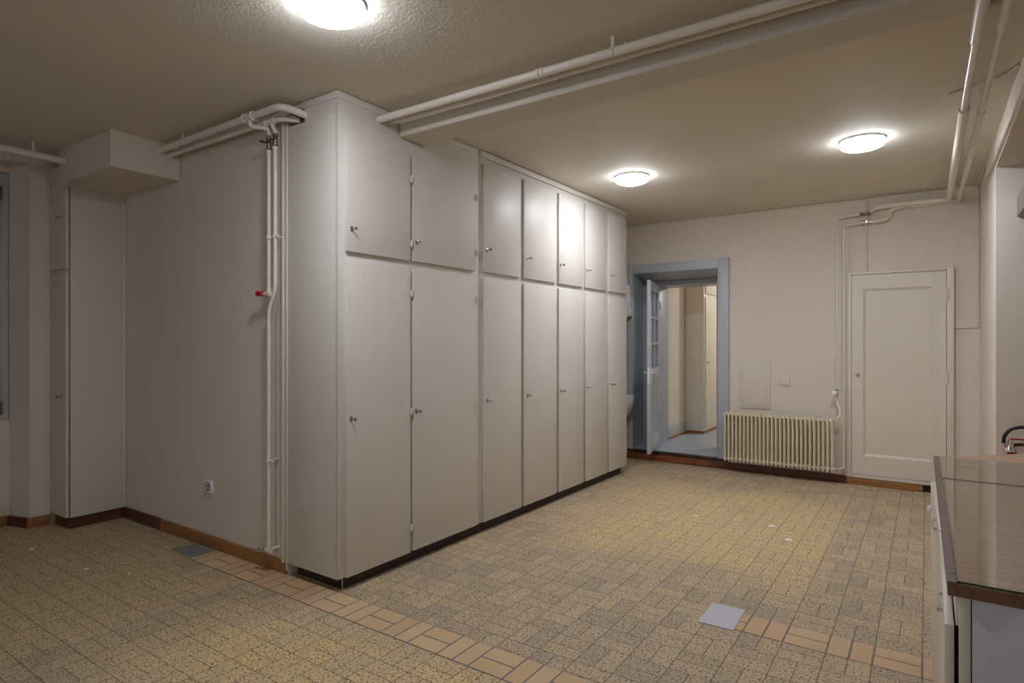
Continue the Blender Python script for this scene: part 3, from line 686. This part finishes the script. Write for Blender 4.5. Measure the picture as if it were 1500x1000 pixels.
# ------------------------------------------------------------------ built-in cupboard in the back wall
t = thing('built_in_cupboard', 'cream built-in cupboard with one panelled door in the back wall', 'cupboard', (-0.235, YB, 0.0))
bx = 0.235
b = MB()
b.box(-0.66 + bx, -0.615 + bx, -0.03, -0.0005, 0.071, 2.078, 0.003).box(0.148 + bx, 0.20 + bx, -0.03, -0.0005, 0.071, 2.078, 0.003)
b.box(-0.615 + bx, 0.148 + bx, -0.03, -0.0005, 2.055, 2.078, 0.002).box(-0.615 + bx, 0.148 + bx, -0.03, -0.0005, 0.071, 0.105, 0.002)
b.box(0.185 + bx, 0.202 + bx, -0.05, -0.0005, 0.071, 2.085, 0.003)
b.build('cupboard_frame', 'cupboard', t)
b = MB(); xa, xb, za, zb = -0.612 + bx, 0.145 + bx, 0.108, 2.050; pa, pb, qa, qb = -0.513 + bx, 0.042 + bx, 0.29, 1.915
b.box(xa, pa, -0.034, -0.002, za, zb, 0.002).box(pb, xb, -0.034, -0.002, za, zb, 0.002)
b.box(pa, pb, -0.034, -0.002, qb, zb).box(pa, pb, -0.034, -0.002, za, qa)
b.box(pa, pb, -0.016, -0.002, qa, qb)
m = 0.022   # sloping moulding around the sunk panel
for (p0, p1, p2, p3) in (((pa, qa), (pb, qa), (pb - m, qa + m), (pa + m, qa + m)), ((pa, qb), (pb, qb), (pb - m, qb - m), (pa + m, qb - m)),
                         ((pa, qa), (pa, qb), (pa + m, qb - m), (pa + m, qa + m)), ((pb, qa), (pb, qb), (pb - m, qb - m), (pb - m, qa + m))):
    vs = [b.bm.verts.new((p[0], y, p[1])) for p, y in ((p0, -0.0335), (p1, -0.0335), (p2, -0.0165), (p3, -0.0165))]
    b.bm.faces.new(vs)
door = b.build('door', 'cupboard', t, smooth=0)
MB().lathe([(0.017, 0), (0.017, 0.004), (0.013, 0.008), (0.013, 0.012)], (-0.559 + bx, -0.034, 1.074), (0, -1, 0), 20).build('lock', 'key', door)
for z in (1.83, 1.07): MB().tube([(0.152 + bx, -0.036, z - 0.06), (0.152 + bx, -0.036, z + 0.06)], 0.0085, 10).build('hinge', 'cupboard', door)
t = thing('floor_vent', 'small black vent opening in the skirting under the built-in cupboard', 'vent', (0.012, YB - 0.022, 0.04))
b = MB().box(-0.045, 0.045, -0.004, -0.0005, -0.028, 0.028, 0.001)
for i in range(5): b.box(-0.04, 0.04, -0.006, -0.004, -0.024 + i * 0.011, -0.020 + i * 0.011)
b.build('vent_grille', 'void', t)

# ------------------------------------------------------------------ washbasin and dispenser behind the wardrobe end
t = thing('washbasin', 'small white washbasin half hidden behind the far wardrobe end', 'basin', (-2.995, YB, 0.0))
b = MB()
def ring(sx, sy, z, y0): return [(0.78 * sx * math.cos(a), y0 + sy * math.sin(a), z) for a in [2 * math.pi * i / 24 for i in range(24)]]
prof = [(0.07, 0.06, 0.52, -0.10), (0.12, 0.10, 0.56, -0.12), (0.185, 0.145, 0.66, -0.16), (0.205, 0.165, 0.73, -0.17), (0.205, 0.165, 0.765, -0.17), (0.185, 0.145, 0.762, -0.17), (0.15, 0.11, 0.69, -0.16), (0.05, 0.04, 0.66, -0.15)]
rs = [[b.bm.verts.new(p) for p in ring(*q)] for q in prof]
for r0, r1 in zip(rs, rs[1:]):
    for j in range(24): b.bm.faces.new((r0[j], r0[(j + 1) % 24], r1[(j + 1) % 24], r1[j]))
b.bm.faces.new(rs[0][::-1]); b.bm.faces.new(rs[-1])
b.box(-0.14, 0.10, -0.06, -0.027, 0.62, 0.765, 0.01)
b.build('bowl', 'ceramic', t)
MB().tube([(0, -0.045, 0.775), (0, -0.045, 0.85), (0, -0.15, 0.86), (0, -0.16, 0.83)], 0.010, 10, 0.03).build('tap', 'chrome', t)
MB().tube([(0, -0.10, 0.53), (0, -0.10, 0.42), (0, -0.03, 0.42)], 0.014, 10, 0.03).build('waste_pipe', 'chrome', t)
t = thing('towel_dispenser', 'white wall dispenser peeking out beside the far wardrobe end', 'dispenser', (-3.02, YB - 0.027, 1.70))
MB().box(-0.12, 0.112, -0.125, 0.0, 0.07, 0.375, 0.02, 3).box(0.07, 0.112, -0.115, 0.0, 0.0, 0.10, 0.014, 3).build('casing', 'white', t)
MB().box(-0.11, 0.07, -0.105, -0.005, 0.02, 0.072, 0.006).build('outlet', 'black', t)

# ------------------------------------------------------------------ counter on the right
t = thing('counter_cabinet', 'cream counter cabinet with a glass-covered wooden top at the right edge', 'cabinet', (0.05, 2.40, 0))
def cb(b): return b
ox, oy = -0.05, -2.40
TOPZ = 0.889
b = MB().prism([(0.050 + ox, 1.592 + oy), (1.0 + ox, 1.592 + oy), (1.0 + ox, 3.80 + oy), (0.53 + ox, 3.77 + oy), (0.040 + ox, 3.29 + oy)], 'z', TOPZ - 0.022, TOPZ)
b.build('worktop', 'counter', t, smooth=0)
b = MB()      # dark edge strips round the top
b.prism([(0.036 + ox, 1.583 + oy), (0.052 + ox, 1.583 + oy), (0.0465 + ox, 2.776 + oy), (0.0285 + ox, 2.776 + oy)], 'z', TOPZ - 0.026, TOPZ + 0.0045)
b.prism([(0.0285 + ox, 2.779 + oy), (0.0465 + ox, 2.779 + oy), (0.043 + ox, 3.290 + oy), (0.0245 + ox, 3.290 + oy)], 'z', TOPZ - 0.026, TOPZ + 0.0045)
b.prism([(0.0525 + ox, 1.5835 + oy), (1.0 + ox, 1.5835 + oy), (1.0 + ox, 1.592 + oy), (0.0525 + ox, 1.592 + oy)], 'z', TOPZ - 0.026, TOPZ + 0.0005)
es = b.build('edge_strip', 'counter_edge', t, smooth=0)
for x, y in ((0.0455, 1.64), (0.0415, 2.20), (0.0385, 2.73), (0.0385, 2.83), (0.035, 3.25)):
    MB().lathe([(0.0042, 0), (0.0042, 0.0012), (0.002, 0.0016)], (x + ox, y + oy, TOPZ + 0.0045), (0, 0, 1), 10).build('screw', 'dark_metal', es)
for y0, y1 in ((1.594, 2.7755), (2.7775, 3.296)):
    g = MB().box((0.0525 if y0 < 2 else 0.0472) + ox, 0.995 + ox, y0 + oy, y1 + oy, TOPZ + 0.0004, TOPZ + 0.0046).build('glass_top', 'glass_top', t, smooth=0)
    MB().box((0.053 if y0 < 2 else 0.0475) + ox, 0.995 + ox, y0 - 0.0006 + oy, y0 + oy, TOPZ + 0.0004, TOPZ + 0.0046).build('glass_edge', 'glass_edge', g, smooth=0)
MB().box(0.078 + ox, 0.98 + ox, 1.598 + oy, 1.616 + oy, 0.0, TOPZ - 0.026, 0.001).build('end_panel', 'panel_grey', t)
b = MB()
b.box(0.056 + ox, 0.076 + ox, 1.598 + oy, 1.616 + oy, 0.0, TOPZ - 0.026, 0.001)
b.box(0.060 + ox, 0.98 + ox, 2.405 + oy, 2.425 + oy, 0.05, TOPZ - 0.026).box(0.050 + ox, 0.98 + ox, 3.262 + oy, 3.28 + oy, 0.0, TOPZ - 0.026)
b.box(0.062 + ox, 0.98 + ox, 1.616 + oy, 3.262 + oy, 0.04, 0.07).box(0.96 + ox, 0.98 + ox, 1.616 + oy, 3.262 + oy, 0.07, TOPZ - 0.026)
b.box(0.055 + ox, 0.075 + ox, 1.616 + oy, 3.262 + oy, TOPZ - 0.048, TOPZ - 0.026)
b.build('carcass', 'cupboard', t)
b = MB().box(0.10 + ox, 0.96 + ox, 1.62 + oy, 3.25 + oy, 0.0, 0.04); b.build('plinth', 'plinth', t)
# two doors standing slightly ajar, hinged at the middle post
def counter_door(y_h, y_f, x_h, x_f, z0, z1):
    L = math.hypot(y_f - y_h, x_f - x_h); a = math.atan2(y_f - y_h, x_f - x_h)
    sgn = 1 if y_f > y_h else -1
    o = MB().box(0, L, -0.009, 0.009, z0, z1, 0.002).build('door', 'cupboard', t, (x_h + ox, y_h + oy, 0), a)
    return o, L
da, La = counter_door(2.43, 3.255, 0.042, 0.022, 0.05, 0.785)
db, Lb = counter_door(2.41, 1.628, 0.042, 0.040, 0.05, 0.785)
MB().box(0.051 + ox, 0.060 + ox, 1.617 + oy, 3.262 + oy, 0.790, TOPZ - 0.027, 0.001).build('top_rail', 'cupboard', t)
def on_door(d, b, name, mat):                     # part placed in the door's own frame
    o = b.build(name, mat, d); return o
on_door(da, MB().box(0.60, 0.628, 0.013, 0.026, 0.700, 0.722, 0.003).tube([(0.614, 0.008, 0.711), (0.614, 0.016, 0.711)], 0.006, 8), 'knob', 'white')
on_door(da, MB().tube([(0.16, 0.008, 0.745), (0.16, 0.020, 0.745), (0.28, 0.020, 0.745), (0.28, 0.008, 0.745)], 0.004, 8, 0.015), 'handle', 'chrome')
on_door(db, MB().tube([(0.55, -0.008, 0.768), (0.55, -0.018, 0.768), (0.66, -0.018, 0.768), (0.66, -0.008, 0.768)], 0.004, 8, 0.015), 'handle', 'chrome')

# ------------------------------------------------------------------ fire extinguisher and hood box in the recess
t = thing('fire_extinguisher', 'red fire extinguisher with black hose hung behind the counter', 'extinguisher', (0.465, 5.165, 0.10))
MB().lathe([(0.06, 0.0), (0.078, 0.02), (0.08, 0.04), (0.08, 0.46), (0.074, 0.51), (0.055, 0.545), (0.028, 0.56), (0.024, 0.57)], (0, 0, 0), (0, 0, 1), 28).build('cylinder', 'red', t)
b = MB().lathe([(0.024, 0.57), (0.034, 0.576), (0.034, 0.592), (0.026, 0.602), (0.026, 0.628), (0.018, 0.634), (0.014, 0.655)], (-0.012, 0, 0), (0, 0, 1), 20)
b.tube([(-0.012, 0, 0.612), (-0.045, -0.02, 0.616), (-0.048, -0.02, 0.64)], 0.011, 10, 0.01)
b.build('valve_head', 'chrome', t)
MB().tube([(-0.048, -0.02, 0.632), (-0.046, -0.022, 0.675), (-0.015, -0.03, 0.728), (0.05, -0.03, 0.748), (0.12, -0.03, 0.735), (0.185, -0.03, 0.66), (0.19, -0.02, 0.45), (0.13, -0.02, 0.20)], 0.0115, 12, 0.05).build('hose', 'black', t)
MB().box(-0.012, 0.065, -0.009, 0.009, 0.655, 0.664, 0.002).build('lever', 'red', t)
MB().tube([(0.0, 0, 0.618), (0.055, -0.004, 0.630), (0.09, -0.006, 0.622), (0.125, -0.006, 0.585)], 0.0105, 10, 0.02).build('carry_handle', 'black', t)
MB().box(0.045, 0.095, -0.012, -0.009, 0.634, 0.646, 0.001).build('seal_tag', 'yellow', t)
MB().box(-0.03, 0.03, 0.075, 0.109, 0.25, 0.45, 0.003).box(-0.05, 0.05, 0.076, 0.084, 0.33, 0.36).build('wall_bracket', 'steel', t)
t = thing('hood_box', 'grey metal box fixed high on the recess wall at the right edge', 'box', (0.85, 5.272, 2.237))
MB().box(-0.352, 0.352, -0.75, 0.0, 0.0, 0.135, 0.003).build('casing', 'hood', t)
MB().box(-0.345, 0.345, -0.742, -0.008, -0.004, 0.0, 0.001).build('base_plate', 'hood', t)

# ------------------------------------------------------------------ small things on the floor
t = tag(MB().prism([(-0.947, 3.023), (-0.774, 3.026), (-0.780, 3.290), (-0.948, 3.285)], 'z', 0.0018, 0.0048).build('floor_sheet', 'sheet', smooth=0),
        'pale grey rectangular sheet lying at the end of the orange tile strip', 'sheet')
t = tag(MB().prism([(-4.21, 2.075), (-3.945, 2.065), (-3.93, 2.212), (-4.17, 2.228)], 'z', 0.0005, 0.0045).build('floor_plate', 'plate', smooth=0),
        'dull grey plate on the floor against the partition skirting', 'plate')
chips = [(-0.81, 4.65, 0.026, 'white plaster crumb on the floor nearest the grey sheet'), (-0.977, 4.922, 0.020, 'white plaster crumb just beyond the largest crumb'),
         (-1.534, 4.87, 0.016, 'white plaster crumb nearest the wardrobe'), (-5.0, 1.55, 0.016, 'white plaster crumb by the narrow corner cupboard'),
         (-4.28, 1.60, 0.017, 'white plaster crumb in front of the grey floor plate'), (-3.98, 1.72, 0.010, 'tiny white plaster crumb nearest the grey floor plate')]
for x, y, s, lab in chips:
    s *= 1.5
    b = MB(); n = 9
    poly = [(x + s * random.uniform(0.6, 1.1) * math.cos(2 * math.pi * i / n), y + 0.6 * s * random.uniform(0.6, 1.1) * math.sin(2 * math.pi * i / n)) for i in range(n)]
    top = [((px - x) * 0.55 + x, (py - y) * 0.55 + y, 0.0012 + random.uniform(0.002, 0.006)) for px, py in poly]
    b.hexa([(px, py, 0.0) for px, py in poly], top)
    tag(b.build('plaster_crumb', 'chip', smooth=0), lab, 'debris', 'plaster crumbs on the floor')

# ------------------------------------------------------------------ ceiling lamps
def lamp(loc, label):
    t = thing('ceiling_lamp', label, 'lamp', loc, 0, 'round ceiling lamps')
    MB().lathe([(0.140, 0.0), (0.142, -0.004), (0.142, -0.014), (0.136, -0.016)], (0, 0, -0.0005), (0, 0, 1), 48).build('base_ring', 'white', t)
    MB().lathe([(0.137, -0.0145), (0.138, -0.03), (0.130, -0.046), (0.105, -0.058), (0.06, -0.065), (0.0, -0.067)], (0, 0, 0), (0, 0, 1), 48).build('diffuser', 'lamp', t)
    return t
lamp((-2.03, 1.64, CZ), 'glowing round ceiling lamp in the front bay, on the near side of the beam')
lamp((-2.06, 4.80, CZ), 'glowing round ceiling lamp beyond the beam, nearest the wardrobe')
lamp((-0.372, 4.84, CZ), 'glowing round ceiling lamp beyond the beam, nearest the built-in cupboard')
def point(name, loc, power, radius=0.12, col=(1, 0.99, 0.97)):
    l = bpy.data.lights.new(name, 'POINT'); l.energy = power; l.shadow_soft_size = radius; l.color = col
    o = bpy.data.objects.new(name, l); COL.objects.link(o); o.location = loc; return o
point('hall_lamp_light', (-1.2, 9.6, 2.5), 20)

# ------------------------------------------------------------------ world, camera, output
w = bpy.data.worlds.new('night'); SC.world = w; w.use_nodes = True
w.node_tree.nodes['Background'].inputs[0].default_value = (0.02, 0.025, 0.035, 1); w.node_tree.nodes['Background'].inputs[1].default_value = 0.15
cam = bpy.data.cameras.new('camera'); co = bpy.data.objects.new('camera', cam); COL.objects.link(co)
co.location = (0, 0, 1.4); co.rotation_euler = (R(90), 0, math.atan(608 / 888.0))
cam.sensor_width = 36; cam.sensor_fit = 'HORIZONTAL'; cam.lens = 36 * 888 / 1500.0; cam.shift_y = 0.5 / 1500
cam.clip_start = 0.02; cam.clip_end = 60
SC.camera = co
vs = SC.view_settings
vs.view_transform = 'Standard'; vs.look = 'None'; vs.gamma = 1; vs.exposure = 1.34; vs.use_curve_mapping = False
SC.cycles.max_bounces = 10; SC.cycles.diffuse_bounces = 7; SC.cycles.use_denoising = True
SC.cycles.sample_clamp_indirect = 6
